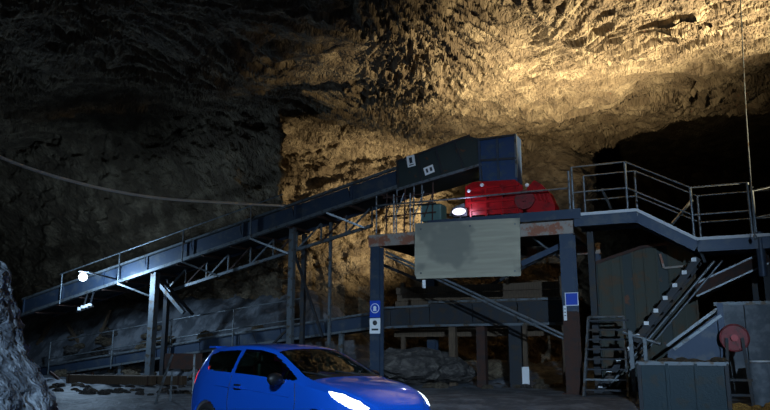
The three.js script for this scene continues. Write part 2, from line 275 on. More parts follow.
// ---------------------------------------------------------------- elevated walkway with handrails
{
  const P = [[574, 217], [637, 211.5], [697, 240.5], [756, 236.5], [830, 231.5]].map(([x, y]) => S(x, y, 0.12));
  P[0][1] = P[1][1]; P[3][1] = P[2][1]; P[4][1] = P[2][1];
  const D = 1.0, wk = thing('elevated_walkway', 'elevated steel walkway stepping down past the cave wall with pipe handrails', 'walkway', [P[1][0], P[4][1] - 0.2, 0.12]);
  const back = (p, dy = 0) => [p[0], p[1] + dy, 0.12 - D];
  for (let k = 0; k < 4; k++) {
    const a = P[k], b = P[k + 1];
    part('toe_board', channel([a[0], a[1] - 0.13, 0.12], [b[0], b[1] - 0.13, 0.12], 0.28, 0.09, 0.02), steelBlue, wk);
    part('toe_highlight', bar([a[0], a[1] + 0.03, 0.14], [b[0], b[1] + 0.03, 0.14], 0.12, 0.07), std({ color: 0xc4c8cc, roughness: 0.45 }), wk, 'pale top edge with the highlight put into its colour');  // near-white bar paints the highlight along the walkway edge
    part('toe_board', channel(back(a, -0.13), back(b, -0.13), 0.24, 0.09, 0.02), steelBlue, wk);
    if (k !== 1) { const n = 4; for (let j = 0; j < n; j++) { const s0 = lerp(a[0], b[0], (j + 0.04) / n), s1 = lerp(a[0], b[0], (j + 0.96) / n); part('deck_plate', bx((s0 + s1) / 2, a[1] - 0.16, 0.12 - D / 2, s1 - s0, 0.03, D - 0.1), steelDark, wk); } }
    else for (let j = 0; j < 5; j++) { const t = (j + 0.5) / 5; part('tread', bx(lerp(a[0], b[0], t), lerp(a[1], b[1], t) - 0.08, 0.12 - D / 2, 0.26, 0.03, D - 0.1), steelDark, wk); }
  }
  const RH = 1.27, rails = (h, dw, pts) => { for (let k = 0; k < pts.length - 1; k++) part('handrail', rod([pts[k][0], pts[k][1] + h, 0.12 - dw], [pts[k + 1][0], pts[k + 1][1] + h, 0.12 - dw], 0.02), galv, wk); };
  const near = [P[0], [S(628, 211, 0.12)[0], P[1][1]], [S(694.5, 240, 0.12)[0], P[2][1]], [S(753, 240, 0.12)[0], P[2][1]]];
  const tail = [[S(757, 240, 0.12)[0], P[2][1] - 0.1], [P[4][0], P[4][1] + 0.12]];
  rails(RH, 0, near); rails(RH * 0.48, 0, near); rails(RH - 0.1, 0, tail); rails(RH * 0.42, 0, tail);
  const far = near.map((p) => [p[0] + 0.12, p[1]]); far.push([P[4][0], P[4][1]]);
  rails(RH - 0.02, D, far); rails(RH * 0.46, D, far);
  for (const p of near) part('handrail_post', rod([p[0], p[1] - 0.2, 0.12], [p[0], p[1] + RH, 0.12], 0.03), galv, wk);
  part('handrail_post', rod([tail[0][0], tail[0][1] - 0.2, 0.12], [tail[0][0], tail[0][1] + RH, 0.12], 0.03), galv, wk);
  for (const p of far) part('handrail_post', rod([p[0], p[1] - 0.2, 0.12 - D], [p[0], p[1] + RH - 0.02, 0.12 - D], 0.03), galv, wk);
  for (const [a, b] of [[[697, 243], [705, 262]], [[602, 189], [611, 208]], [[672, 224], [692, 200]]]) part('strut', bar(S(...a, 0.05), S(...b, a[0] === 697 ? -0.3 : -0.6), 0.05), galv, wk);
  { const e = S(760, 243, 0.1); part('end_post', rod([e[0], e[1] - 0.75, 0.1], [e[0], e[1] + 0.25, 0.1], 0.09, 12), steelBlue, wk, 'stout round post at the landing'); }
  for (const px of [590, 762, 820]) { const p = S(px, 228, -0.85), g = groundAt(p[0], -0.85); part('support_leg', bar([p[0], g - 0.03, -0.85], [p[0], (px === 590 ? P[0][1] : P[3][1]) - 0.26, -0.85], 0.16), steelDark, wk); }
  part('under_rail', rod(S(700, 250.5, 0.0), S(757, 249, 0.0), 0.025), rustBrown, wk);
}
// hanging rope
{
  const a = at(747, 62, 15.6), b = at(755, 237, 15.6); a.y = roofY(a.x, 15.6) - 0.02;
  const t = thing('hanging_rope', 'thin pale rope hanging from the roof down to the walkway landing', 'rope', [0, 0, 0], { pos: b, turn: 0 });
  part('strand', tubeThrough([a.clone().sub(b), a.clone().sub(b).multiplyScalar(0.5).add(V(-0.03, 0, 0)), V(0, 0, 0)], 0.013, 24), steelGrey, t);
  part('knot', new THREE.SphereGeometry(0.04, 10, 8).scale(1, 1.5, 1), galv, t);
}
// ---------------------------------------------------------------- main inclined conveyor
const cw = -0.7;                                              // near face of the conveyor
const cB = (px) => S(px, lerp(290, 190, (px - 100) / 295), cw), cSlope = () => { const a = cB(100), b = cB(395); return (b[1] - a[1]) / (b[0] - a[0]); };
const cA = cB(100), cE = cB(395), kC = cSlope(), cLine = (s, dy = 0, w = cw) => [s, cA[1] + (s - cA[0]) * kC + dy, w];
{
  const s0 = cB(22)[0], s1 = S(474, 165, cw)[0], BW = 1.3;
  const c = thing('belt_conveyor', 'long inclined belt conveyor rising to the crusher platform with side walkway', 'conveyor', [cB(152)[0], groundAt(cB(152)[0], -1.3), -1.3]);
  const plateH = 0.62, segs = 9;
  for (let k = 0; k < segs; k++) {
    const a = lerp(s0, s1, k / segs) + 0.015, b = lerp(s0, s1, (k + 1) / segs) - 0.015;
    part('side_plate', bar(cLine(a, 0.34), cLine(b, 0.34), 0.04, plateH - 0.16), steelBlue, c);
    part('stiffener', bar(cLine(a + 0.06, 0.02, cw + 0.03), cLine(a + 0.06, plateH, cw + 0.03), 0.06), steelBlue, c);
  }
  part('lower_flange', bar(cLine(s0, 0.05, cw + 0.03), cLine(s1, 0.05, cw + 0.03), 0.16, 0.1), galv, c, 'pale lower chord');
  part('upper_flange', bar(cLine(s0, plateH + 0.02, cw + 0.03), cLine(s1, plateH + 0.02, cw + 0.03), 0.12, 0.07), galv, c, 'pale upper chord');
  part('side_plate', bar(cLine(s0, 0.34, cw - BW), cLine(s1, 0.34, cw - BW), 0.06, plateH), steelBlue, c);
  part('belt', [bar(cLine(s0, 0.52, cw - BW / 2), cLine(s1, 0.52, cw - BW / 2), BW - 0.3, 0.03), bar(cLine(s0, 0.1, cw - BW / 2), cLine(s1, 0.1, cw - BW / 2), BW - 0.3, 0.03)], rubber, c);
  for (let s = s0 + 0.4; s < s1; s += 1.1) { part('idler', rod(cLine(s, 0.44, cw - 0.1), cLine(s, 0.44, cw - BW + 0.1), 0.06), steelGrey, c); part('cross_member', bar(cLine(s + 0.3, 0.0, cw), cLine(s + 0.3, 0.0, cw - BW), 0.08), rustBrown, c); }
  // handrail on the near side
  const hw = cw + 0.1, h0 = cB(60)[0], h1 = cB(284)[0];
  part('handrail', rod(cLine(h0, 1.06, hw), cLine(h1, 1.06, hw), 0.024), galv, c);
  for (const px of [62, 120, 184, 252]) { const s = cB(px)[0]; part('handrail_post', rod(cLine(s, -0.05, hw), cLine(s, 1.06, hw), 0.026), galv, c); }
  for (const px of [120, 184, 252, 328]) { const s = cB(px)[0], e = S(px + 36, lerp(290, 190, (px - 100) / 295) + 15, cw - 0.5); part('outrigger', bar(cLine(s, -0.02, hw), e, 0.06), galv, c); }
  part('guide_rope', tubeThrough([cLine(cB(136)[0], 0.95, cw - BW), cLine(cB(165)[0], 0.9, cw - BW), cLine(cB(215)[0], 1.0, cw - BW)], 0.02), galv, c);
  // lower truss chord and diagonals
  const tw = cw - 0.75, t0 = S(165, 284, tw)[0], t1 = S(372, 226, tw)[0];
  part('truss_chord', bar(cLine(t0, -0.62, tw), cLine(t1, -0.62, tw), 0.09), steelGrey, c);
  for (let k = 0; k < 9; k++) { const a = lerp(t0, t1, k / 9), b = lerp(t0, t1, (k + 1) / 9); part('truss_diagonal', bar(cLine(a, -0.62, tw), cLine(b, -0.02, tw), 0.05), k % 2 ? rustBrown : steelGrey, c); part('truss_diagonal', bar(cLine(b, -0.62, tw), cLine(b, -0.02, tw), 0.045), steelGrey, c); }
  // trestle legs
  const leg = (px, py, w, wd, mat) => { const p = S(px, py, w), g = groundAt(p[0], w) - 0.05; part('trestle_leg', bar([p[0], g, w], [p[0], cLine(p[0], 0)[1], w], wd), mat, c); return [p[0], g]; };
  const [sa, ga] = leg(152, 330, -0.85, 0.22, steelGrey); leg(165, 330, -2.0, 0.16, steelDark);
  const [sb, gb] = leg(291, 300, -1.0, 0.17, steelGrey); leg(303, 300, -2.0, 0.13, steelDark); leg(330, 280, -1.6, 0.08, steelGrey);
  const tops = (s) => cLine(s, -0.25)[1];
  part('knee_brace', bar([sa, tops(sa), -0.9], [sa + 1.25, tops(sa) - 1.15, -0.95], 0.12), steelGrey, c); part('knee_brace', bar([sa + 0.12, tops(sa), -1.1], [sa + 1.5, tops(sa) - 1.2, -1.1], 0.08), steelDark, c);
  part('trestle_brace', bar([sb, tops(sb) - 0.5, -1.1], [sb + 1.1, gb + 1.4, -1.1], 0.07), steelDark, c); part('trestle_brace', bar([sb, gb + 1.8, -1.1], [sb - 1.6, gb + 0.4, -1.1], 0.06), steelDark, c);
  part('base_plate', bx(sa, ga + 0.06, -0.85, 0.45, 0.05, 0.45), rustBrown, c);
}
// head hood over the top of the conveyor
{
  const q = [[396, 163], [470, 136.5], [481, 139], [482, 163.5], [397, 189]].map(([x, y]) => S(x, y, -0.55)), t = thing('conveyor_hood', 'dark olive sheet hood with rust patches over the conveyor head', 'hood', [q[4][0], q[4][1], -0.55]);
  part('shell', prism(q.map(([s, y]) => [s, y]), 1.5).translate(0, 0, -2.06), hoodSheet, t);
  part('lower_rail', bar([q[4][0], q[4][1] - 0.04, -0.5], [q[3][0], q[3][1] - 0.04, -0.5], 0.07), galv, t, 'pale lower rail');
  part('upper_rail', bar([q[0][0], q[0][1] + 0.03, -0.55], [q[1][0], q[1][1] + 0.03, -0.55], 0.06), steelDark, t);
  for (const f of [0.02, 0.3, 0.55, 0.8]) part('rib', bar([lerp(q[4][0], q[3][0], f), lerp(q[4][1], q[3][1], f), -0.53], [lerp(q[0][0], q[1][0], f), lerp(q[0][1], q[1][1], f), -0.53], 0.05), steelDark, t);
}
{
  const mk = (px, py, w, h, tilt, label, marks) => {
    const p = S(px, py, -0.46), t = thing('notice_plate', label, 'sign', [p[0], p[1], -0.46]);
    const rz = (g) => g.rotateZ(tilt).translate(p[0], p[1], 0);
    part('plate', rz(bx(0, 0, -0.46, w, h, 0.015)), whiteSheet, t); part('print', marks.map(([x, y, a, b]) => rz(bx(x, y, -0.45, a, b, 0.006))), inkDark, t);
  };
  mk(411, 161, 0.25, 0.34, 0.14, 'upright white notice with a dark figure on the conveyor hood', [[0, 0.02, 0.09, 0.17], [0, -0.12, 0.14, 0.025]]);
  mk(429, 170, 0.3, 0.23, 0.28, 'broad white notice with two dark figures on the conveyor hood', [[-0.06, 0, 0.06, 0.12], [0.07, 0, 0.07, 0.11]]);
}
// transfer chute
{
  const a = S(479, 139, -0.5), b = S(515.5, 134, -0.5), c = S(517, 181, -0.5), d = S(481, 181, -0.5), t = thing('transfer_chute', 'dark blue steel transfer chute box above the red machine', 'chute', [d[0], d[1], -0.5]);
  part('box', prism([[a[0], a[1]], [b[0], b[1]], [c[0], c[1]], [d[0] + 0.05, d[1]]], 0.55).translate(0, 0, -1.06), chuteBlue, t);
  for (const f of [0, 0.5, 1]) part('flange', bar([lerp(a[0], b[0], f), lerp(a[1], b[1], f), -0.49], [lerp(d[0], c[0], f), d[1], -0.49], 0.06), f === 1 ? galv : steelBlue, t);
  for (const f of [0.02, 0.52]) part('flange', bar([a[0], lerp(a[1], d[1], f), -0.49], [b[0], lerp(b[1], c[1], f), -0.49], 0.06), steelDark, t);
  part('skirt', [0, 1, 2, 3, 4].map((k) => bx(lerp(d[0], c[0], (k + 0.5) / 5), d[1] - 0.12, -0.55, 0.17, 0.26, 0.02)), rubber, t, 'black rubber skirt');
}
// red machine
{
  const w = -0.3, b0 = S(452, 218, w), yb = yDeck - 0.1, t = thing('screening_machine', 'bright red screening machine on the platform below the blue chute', 'machine', [b0[0], yb, w]);
  const pl = (pts) => pts.map(([x, y]) => { const p = S(x, y, w); return [p[0], p[1]]; });
  part('side_plate', prism(pl([[466, 216], [466, 187], [474, 182.5], [515, 180], [523, 186], [523, 213]]), 0.06).translate(0, 0, w), redPaint, t);
  part('side_plate', prism(pl([[466, 216], [466, 187], [474, 182.5], [515, 180], [523, 186], [523, 213]]), 0.06).translate(0, 0, w - 1.5), redPaint, t);
  const s0 = S(467, 200, w)[0], s1 = S(523, 200, w)[0];
  part('deck', bx((s0 + s1) / 2, S(500, 195, w)[1], w - 0.72, s1 - s0, 0.08, 1.4), redPaint, t);
  for (const y of [190, 197, 204, 211]) { const p = S(470, y, w)[1]; part('rib', bar([s0 + 0.04, p, w + 0.09], [s1 - 0.05, p, w + 0.09], 0.07, 0.06), redPaint, t); }
  for (const f of [0.08, 0.36, 0.64, 0.92]) part('rib', bar([lerp(s0, s1, f), yb + 0.12, w + 0.085], [lerp(s0, s1, f), S(490, 185, w)[1], w + 0.085], 0.05), redPaint, t);
  part('drive_guard', prism(pl([[527, 214], [527, 188], [534, 180], [541, 184], [549, 192], [555, 205], [555, 212]]), 0.5).translate(0, 0, w - 0.5), redPaint, t);
  for (const k of [0, 1, 2, 3]) { const p = S(533 + k * 4.5, 189 + k * 1.6, w + 0.05), q = S(536 + k * 4.5, 199 + k * 1.2, w + 0.05); part('guard_fin', bar(p, q, 0.04), redPaint, t); }
  const fl = S(525, 200, w + 0.08); part('flywheel', [new THREE.CylinderGeometry(0.26, 0.26, 0.08, 24).rotateX(Math.PI / 2).translate(fl[0], fl[1], w + 0.12), new THREE.CylinderGeometry(0.07, 0.07, 0.14, 12).rotateX(Math.PI / 2).translate(fl[0], fl[1], w + 0.14)], darkRed, t);
  for (const px of [470, 518, 545]) { const p = S(px, 212, w); part('spring_foot', [0, 1, 2, 3].map((k) => new THREE.TorusGeometry(0.07, 0.018, 6, 16).rotateX(Math.PI / 2).translate(p[0], yDeck - 0.12 + k * 0.06, w - 0.1)), steelDark, t); }
  for (const [px, py] of [[469, 191], [482, 185], [527, 185]]) { const p = S(px, py, w + 0.1); part('cap', new THREE.SphereGeometry(0.055, 12, 8).translate(p[0], p[1], w + 0.1), whiteSheet, t, 'white cap'); }
  part('feed_lip', prism(pl([[449, 216], [452, 208], [464, 203], [467, 216]]), 0.9).translate(0, 0, w - 0.9), galv, t, 'bare steel feed lip');
}
{ // work lamp lighting the feed lip
  const p = S(459, 211.5, 0.02), t = thing('work_lamp', 'small bluish white work lamp glowing beside the red machine', 'lamp', [p[0], p[1] - 0.3, 0.02]);
  part('lens', new THREE.SphereGeometry(0.13, 18, 12).scale(1.5, 0.75, 0.6).translate(p[0], p[1], 0.02), glow(new THREE.Color().setRGB(0.75, 0.72, 1), 2.2), t);
  part('housing', bx(p[0], p[1] - 0.02, -0.09, 0.42, 0.24, 0.1, 0.03), steelDark, t); part('stalk', rod([p[0], p[1] - 0.36, -0.09], [p[0], p[1] - 0.1, -0.09], 0.025), steelDark, t);
  const l = new THREE.PointLight(new THREE.Color().setRGB(0.7, 0.68, 1), POWER.machine, 0, 2); l.position.set(0.15, 0.3, 0.14); l.castShadow = true; l.shadow.radius = 4; l.name = 'lamp_light'; t.add(l);
}
// lattice of light scaffold between conveyor and deck
{
  const t = thing('scaffold_lattice', 'tangle of light scaffold tubes between conveyor head and platform deck', 'scaffold', [sL, yDeck, -0.5]);
  const r = seeded(5);
  for (const px of [386, 396, 404, 413, 421, 432]) { const a = S(px, 224, -0.5), b = S(px + 1, lerp(193, 182, (px - 386) / 46), -0.5); part('upright', rod([a[0], yBeam + 0.2, -0.5], b, 0.022), r() > 0.5 ? galv : rustBrown, t); }
  for (const y of [198, 208, 217]) part('ledger', rod(S(383, y, -0.48), S(436, y - 5, -0.48), 0.02), y === 208 ? galv : rustBrown, t);
  for (let k = 0; k < 5; k++) { const a = S(384 + k * 10, 221 - k, -0.46), b = S(394 + k * 10, 194 - k, -0.46); part('diagonal', rod(a, b, 0.018), k % 2 ? galv : rustBrown, t); }
  const p = S(432, 213, -0.6); part('tank', bx(p[0], p[1], -0.75, 0.62, 0.5, 0.5, 0.05), std({ color: 0x4d6a66, roughness: 0.6 }), t, 'grey-green tank');
}
// ---------------------------------------------------------------- lower conveyor
{
  const w = -2.3, E = [566, 430, 372, 200, 40].map((px, i) => S(px, [321, 328, 321, 352, 377][i], w)); E[1][1] = E[0][1] = (E[0][1] + E[1][1]) / 2;
  E[2] = [E[2][0], E[1][1] - 0.05, w];
  const c = thing('lower_conveyor', 'low feed conveyor running beneath the inclined belt and under the platform', 'conveyor', [E[1][0], groundAt(E[1][0], w), w]);
  const hgt = [0.7, 0.7, 0.5, 0.42, 0.4];
  for (let k = 0; k < 4; k++) {
    const a = E[k], b = E[k + 1], h = (hgt[k] + hgt[k + 1]) / 2, n = k < 2 ? 3 : 4;
    for (let j = 0; j < n; j++) { const f = (t) => [lerp(a[0], b[0], t), lerp(a[1], b[1], t) + h / 2, w]; part('side_plate', bar(f((j + 0.01) / n), f((j + 0.99) / n), 0.05, h - 0.1), k < 2 ? steelDark : steelBlue, c); }
    part('lower_flange', bar([a[0], a[1], w + 0.04], [b[0], b[1], w + 0.04], 0.14, 0.07), steelGrey, c); part('upper_flange', bar([a[0], a[1] + h, w + 0.04], [b[0], b[1] + h, w + 0.04], 0.12, 0.06), galv, c);
    part('belt', bar([a[0], a[1] + h - 0.1, w - 0.55], [b[0], b[1] + h - 0.1, w - 0.55], 0.9, 0.04), rubber, c); part('side_plate', bar([a[0], a[1] + h / 2, w - 1.1], [b[0], b[1] + h / 2, w - 1.1], 0.05, h), steelDark, c);
  }
  const yOn = (s) => { for (let k = 0; k < 4; k++) if (s <= E[k][0] && s >= E[k + 1][0]) return lerp(E[k][1], E[k + 1][1], (E[k][0] - s) / (E[k][0] - E[k + 1][0])); return E[4][1]; };
  const hs = [[50, 0], [112, 1], [170, 1], [232, 1], [300, 0]].map(([px, on]) => [S(px, 350, w + 0.12)[0], on]), pt = (s, h) => [s, yOn(s) + h, w + 0.12];
  for (let k = 0; k < hs.length - 1; k++) for (const h of [0.62, 1.28]) part('handrail', rod(pt(hs[k][0], h), pt(hs[k + 1][0], h), 0.022), galv, c);
  for (const [s] of hs) part('handrail_post', rod(pt(s, -0.1), pt(s, 1.28), 0.028), galv, c);
  for (const [px, wd, mat] of [[452, 0.2, timber], [481, 0.26, rustBrown], [516, 0.36, steelDark], [340, 0.14, steelGrey], [258, 0.14, steelGrey], [120, 0.14, steelGrey], [72, 0.12, steelGrey]]) { const s = S(px, 350, w)[0], g = groundAt(s, w) - 0.08; part('leg', bar([s, g, w - 0.1], [s, yOn(s), w - 0.1], wd), mat, c); }
  { const s = S(526, 350, w)[0], g = groundAt(s, w); part('leg', bar([s, g, w + 0.05], [s, yOn(s), w + 0.05], 0.12), timber, c); part('leg_wrap', bx(s, g + 0.35, w + 0.13, 0.2, 0.5, 0.03), whiteSheet, c, 'pale board on the leg'); }
}
// ---------------------------------------------------------------- steep stair, sheet wall, ramps and feed chute by the landing
{
  const w = -1.5, P = [[588, 266], [640, 248], [692, 240], [692, 345], [588, 352]].map(([x, y]) => S(x, y, w)), t = thing('sheet_wall', 'dark olive sheet metal wall with ribs beside the stair', 'wall panel', [P[3][0], groundAt(P[4][0], w) - 0.05, w]);
  const n = 9, top = (s) => s < P[1][0] ? lerp(P[0][1], P[1][1], (s - P[0][0]) / (P[1][0] - P[0][0])) : lerp(P[1][1], P[2][1], (s - P[1][0]) / (P[2][0] - P[1][0])), gy = groundAt(P[4][0], w) - 0.1;
  for (let k = 0; k < n; k++) { const a = lerp(P[0][0], P[2][0], (k + 0.02) / n), b = lerp(P[0][0], P[2][0], (k + 0.98) / n); part('panel', prism([[a, gy], [b, gy], [b, top(b)], [a, top(a)]], 0.03).translate(0, 0, w + (k % 2) * 0.02), k % 3 ? oliveSheet : hoodSheet, t); part('rib', bar([b, gy, w + 0.06], [b, top(b), w + 0.06], 0.05), oliveSheet, t); }
  part('capping', bar([P[0][0], P[0][1], w + 0.05], [P[1][0], P[1][1], w + 0.05], 0.08), rustBrown, t); part('capping', bar([P[1][0], P[1][1], w + 0.05], [P[2][0], P[2][1], w + 0.05], 0.08), rustBrown, t);
  part('bracket', [bar(S(660, 254, w + 0.1), S(664, 268, w + 0.1), 0.05), bar(S(664, 268, w + 0.1), S(686, 266, w + 0.1), 0.05)], paleRust, t);
}
{
  const w = -0.35, a = S(698, 258, w), b = S(641, 334, w), t = thing('steep_stair', 'steep open steel stair with pale tread ends below the landing', 'stair', [b[0], groundAt(b[0], w), w]);
  const gy = groundAt(b[0], w), sl = (a[1] - b[1]) / (a[0] - b[0]), foot = [b[0] - (b[1] - gy) / sl, gy - 0.03, w];
  for (const dw of [0, -0.8]) part('stringer', bar([foot[0], foot[1], w + dw], [a[0], a[1], w + dw], 0.06, 0.16), steelDark, t);
  const n = 11; for (let k = 0; k < n; k++) { const f = (k + 0.6) / n, s = lerp(foot[0], a[0], f), y = lerp(foot[1], a[1], f) + 0.05; part('tread', bx(s, y, w - 0.4, 0.24, 0.035, 0.76), steelDark, t); part('tread_end', bx(s, y + 0.03, w + 0.06, 0.11, 0.09, 0.03), whiteSheet, t, 'pale tread end'); }  // small white block on the near end of each tread
  for (const h of [0.45]) part('handrail', [rod([foot[0] + 0.35, foot[1] + 0.25, w + 0.1], [a[0] + 0.35, a[1] - 0.1, w + 0.1], 0.035), rod([foot[0] + 0.52, foot[1] + 0.25, w + 0.1], [a[0] + 0.52, a[1] - 0.1, w + 0.1], 0.025)], galv, t, 'pair of pale pipes along the stair');
}
{
  const w = -0.5, a = S(696, 290, w), b = S(768, 257, w), t = thing('feed_chute', 'inclined open feed chute rising under the walkway landing', 'chute', [a[0], a[1], w]);
  part('side', bar(a, b, 0.05, 0.3), rustBrown, t); part('side', bar([a[0], a[1], w - 0.8], [b[0], b[1], w - 0.8], 0.05, 0.3), steelGrey, t); part('floor_plate', bar([a[0], a[1] - 0.1, w - 0.4], [b[0], b[1] - 0.1, w - 0.4], 0.78, 0.03), rustBrown, t);
  for (const dy of [0.15, -0.15]) part('edge', bar([a[0], a[1] + dy, w + 0.03], [b[0], b[1] + dy, w + 0.03], 0.07, 0.04), galv, t);
  const s = lerp(a[0], b[0], 0.8), g = groundAt(s, w - 0.4); part('prop', bar([s, g - 0.05, w - 0.4], [s, lerp(a[1], b[1], 0.8) - 0.15, w - 0.4], 0.12), steelDark, t);
}
{
  const w = 1.2, a = S(667, 346, w), b = S(717, 309, w), g = groundAt(b[0], w), t = thing('wedge_ramp', 'small blue-grey steel wedge ramp between the stair and the red reel', 'ramp', [b[0], g, w]);
  part('side_panel', prism([[a[0], a[1] - 0.12], [b[0], b[1] - 0.1], [b[0], g], [a[0], g]], 0.03).translate(0, 0, w - 0.05), steelBlue, t);
  part('side_panel', prism([[a[0], a[1] - 0.12], [b[0], b[1] - 0.1], [b[0], g], [a[0], g]], 0.03).translate(0, 0, w - 0.85), steelBlue, t);
  part('ramp_plate', bar([a[0], a[1], w - 0.45], [b[0], b[1], w - 0.45], 0.85, 0.04), steelGrey, t); for (const dw of [0, 0.07]) part('edge_rail', bar([a[0] + dw * 2, a[1] - dw, w + dw], [b[0] + dw, b[1] - dw * 2, w + dw], 0.06), galv, t);
  part('post', bar([b[0] + 0.06, g - 0.02, w + 0.02], [b[0] + 0.06, b[1] + 0.12, w + 0.02], 0.12), steelBlue, t);
}
{ // access stair in front of the platform
  const w = 0.75, g = groundAt(0.7, w + 0.4), L = S(584, 396, w), R = S(628, 396, w), LT = S(585, 317, w - 0.6), RT = S(621, 317, w - 0.6), t = thing('access_stair', 'narrow open stair with pale stringers beside the blue-grey column', 'stair', [(L[0] + R[0]) / 2, g, w]);
  const y0 = g - 0.02, y1 = (LT[1] + RT[1]) / 2;
  part('stringer', bar([L[0], y0, w], [LT[0], y1, w - 1.1], 0.05, 0.14), steelGrey, t); part('stringer', bar([R[0], y0, w], [RT[0], y1, w - 1.1], 0.05, 0.14), steelGrey, t);
  const n = 8; for (let k = 0; k < n; k++) { const f = (k + 0.7) / n; part('tread', bx((L[0] + R[0]) / 2, lerp(y0, y1, f), lerp(w, w - 1.1, f), R[0] - L[0] - 0.04, 0.04, 0.2), k === 1 ? galv : steelDark, t); }
  part('top_rail', rod([LT[0], y1 + 0.02, w - 1.1], [RT[0], y1 + 0.02, w - 1.1], 0.03), galv, t);
  part('side_post', bar([R[0] + 0.12, y0, w - 0.2], [R[0] + 0.12, y0 + 1.5, w - 0.2], 0.09), steelGrey, t); part('side_post', bar([R[0] + 0.42, y0, w - 0.2], [R[0] + 0.42, y0 + 1.35, w - 0.2], 0.08), steelGrey, t);
  part('side_rail', rod([R[0] - 0.05, y0 + 1.48, w - 0.2], [R[0] + 0.75, y0 + 1.2, w - 0.2], 0.04), galv, t);
}
{ // concrete panels
  const w = -0.2, a = S(716, 304, w), b = S(800, 295, w), g = groundAt(a[0], w), t = thing('concrete_barrier', 'pale grey concrete panel barrier behind the red hose reel', 'barrier', [a[0], g, w]);
  for (let k = 0; k < 3; k++) { const s0 = lerp(a[0], b[0], (k + 0.01) / 3), s1 = lerp(a[0], b[0], (k + 0.99) / 3); part('panel', bx((s0 + s1) / 2, (g + a[1]) / 2 - 0.04, w - 0.1, s1 - s0, a[1] - g + 0.06, 0.2, 0.02), concrete, t); }
  part('coping', bar([a[0] - 0.05, a[1], w - 0.1], [b[0], a[1], w - 0.1], 0.26, 0.08), steelGrey, t);
}
{ // hose reel
  const w = 1.3, c = S(734.5, 338, w), g = groundAt(c[0], w), t = thing('hose_reel', 'dark red round hose reel on a steel stand before the concrete panels', 'reel', [c[0], g, w]);
  const disc = (r, h, dz) => new THREE.CylinderGeometry(r, r, h, 32).rotateX(Math.PI / 2).translate(c[0], c[1], w + dz);
  part('flange', disc(0.27, 0.03, 0.14), darkRed, t); part('flange', disc(0.27, 0.03, -0.14), darkRed, t); part('hose', [0, 1, 2, 3].map((k) => new THREE.TorusGeometry(0.22, 0.035, 8, 28).translate(c[0], c[1], w - 0.1 + k * 0.065)), rubber, t);
  part('rim', new THREE.TorusGeometry(0.27, 0.02, 8, 36).translate(c[0], c[1], w + 0.15), darkRed, t); part('hub', disc(0.07, 0.08, 0.18), redPaint, t);
  for (let k = 0; k < 5; k++) { const a = k / 5 * Math.PI * 2; part('spoke', bar([c[0], c[1], w + 0.165], [c[0] + 0.25 * Math.cos(a), c[1] + 0.25 * Math.sin(a), w + 0.165], 0.03), darkRed, t); }
  for (const [ds, dw] of [[-0.24, 0.2], [0.24, 0.2], [-0.24, -0.2], [0.24, -0.2]]) part('leg', bar([c[0] + ds, g - 0.02, w + dw], [c[0] + ds * 0.6, c[1], w + dw], 0.06), steelDark, t);
  for (const h of [0.25, 0.55]) part('crossbar', bar([c[0] - 0.26, g + h, w + 0.2], [c[0] + 0.26, g + h, w + 0.2], 0.05), steelDark, t);
  const d = S(757, 334, w - 0.3), gd = groundAt(d[0], w - 0.3); const b = thing('plastic_drum', 'pale plastic drum standing beside the red hose reel', 'drum', [d[0], gd, w - 0.3]);
  part('body', new THREE.LatheGeometry([[0, 0], [0.2, 0], [0.23, 0.04], [0.23, 0.28], [0.24, 0.3], [0.23, 0.32], [0.23, 0.6], [0.24, 0.62], [0.23, 0.64], [0.23, 0.84], [0.2, 0.9], [0, 0.9]].map(([r, y]) => new THREE.Vector2(r, y)), 28).translate(d[0], gd, w - 0.3), concrete, b);
  part('lid', new THREE.CylinderGeometry(0.2, 0.2, 0.04, 24).translate(d[0], gd + 0.91, w - 0.3), whiteSheet, b);
}
{ // skip
  const w = 2.6, a = S(639, 365, w), b = S(726, 362, w), g = groundAt((a[0] + b[0]) / 2, w), yT = (a[1] + b[1]) / 2, D = 1.5, t = thing('rubbish_skip', 'dark teal open skip filled with broken rubble below the stair', 'skip', [(a[0] + b[0]) / 2, g, w]);
  part('front_panel', bx((a[0] + b[0]) / 2, (g + yT) / 2, w, b[0] - a[0], yT - g, 0.05), tealSheet, t); part('rear_panel', bx((a[0] + b[0]) / 2, (g + yT) / 2, w - D, b[0] - a[0], yT - g, 0.05), tealSheet, t);
  for (const s of [a[0], b[0]]) { part('end_panel', bx(s, (g + yT) / 2, w - D / 2, 0.05, yT - g, D), tealSheet, t); part('corner_post', bx(s, (g + yT) / 2, w + 0.03, 0.08, yT - g, 0.06, 0.01), steelDark, t); part('rim', bar([s, yT, w + 0.03], [s, yT, w - D], 0.09, 0.07), steelGrey, t); }
  part('rim', bar([a[0], yT, w + 0.02], [b[0], yT, w + 0.02], 0.09, 0.07), steelGrey, t); part('rim', bar([a[0], yT, w - D], [b[0], yT, w - D], 0.09, 0.07), steelGrey, t);
  part('base', bx((a[0] + b[0]) / 2, g + 0.06, w - D / 2, b[0] - a[0], 0.05, D), tealSheet, t);
  for (const f of [0.33, 0.66]) part('rib', bar([lerp(a[0], b[0], f), g, w + 0.04], [lerp(a[0], b[0], f), yT, w + 0.04], 0.06), tealSheet, t);
}
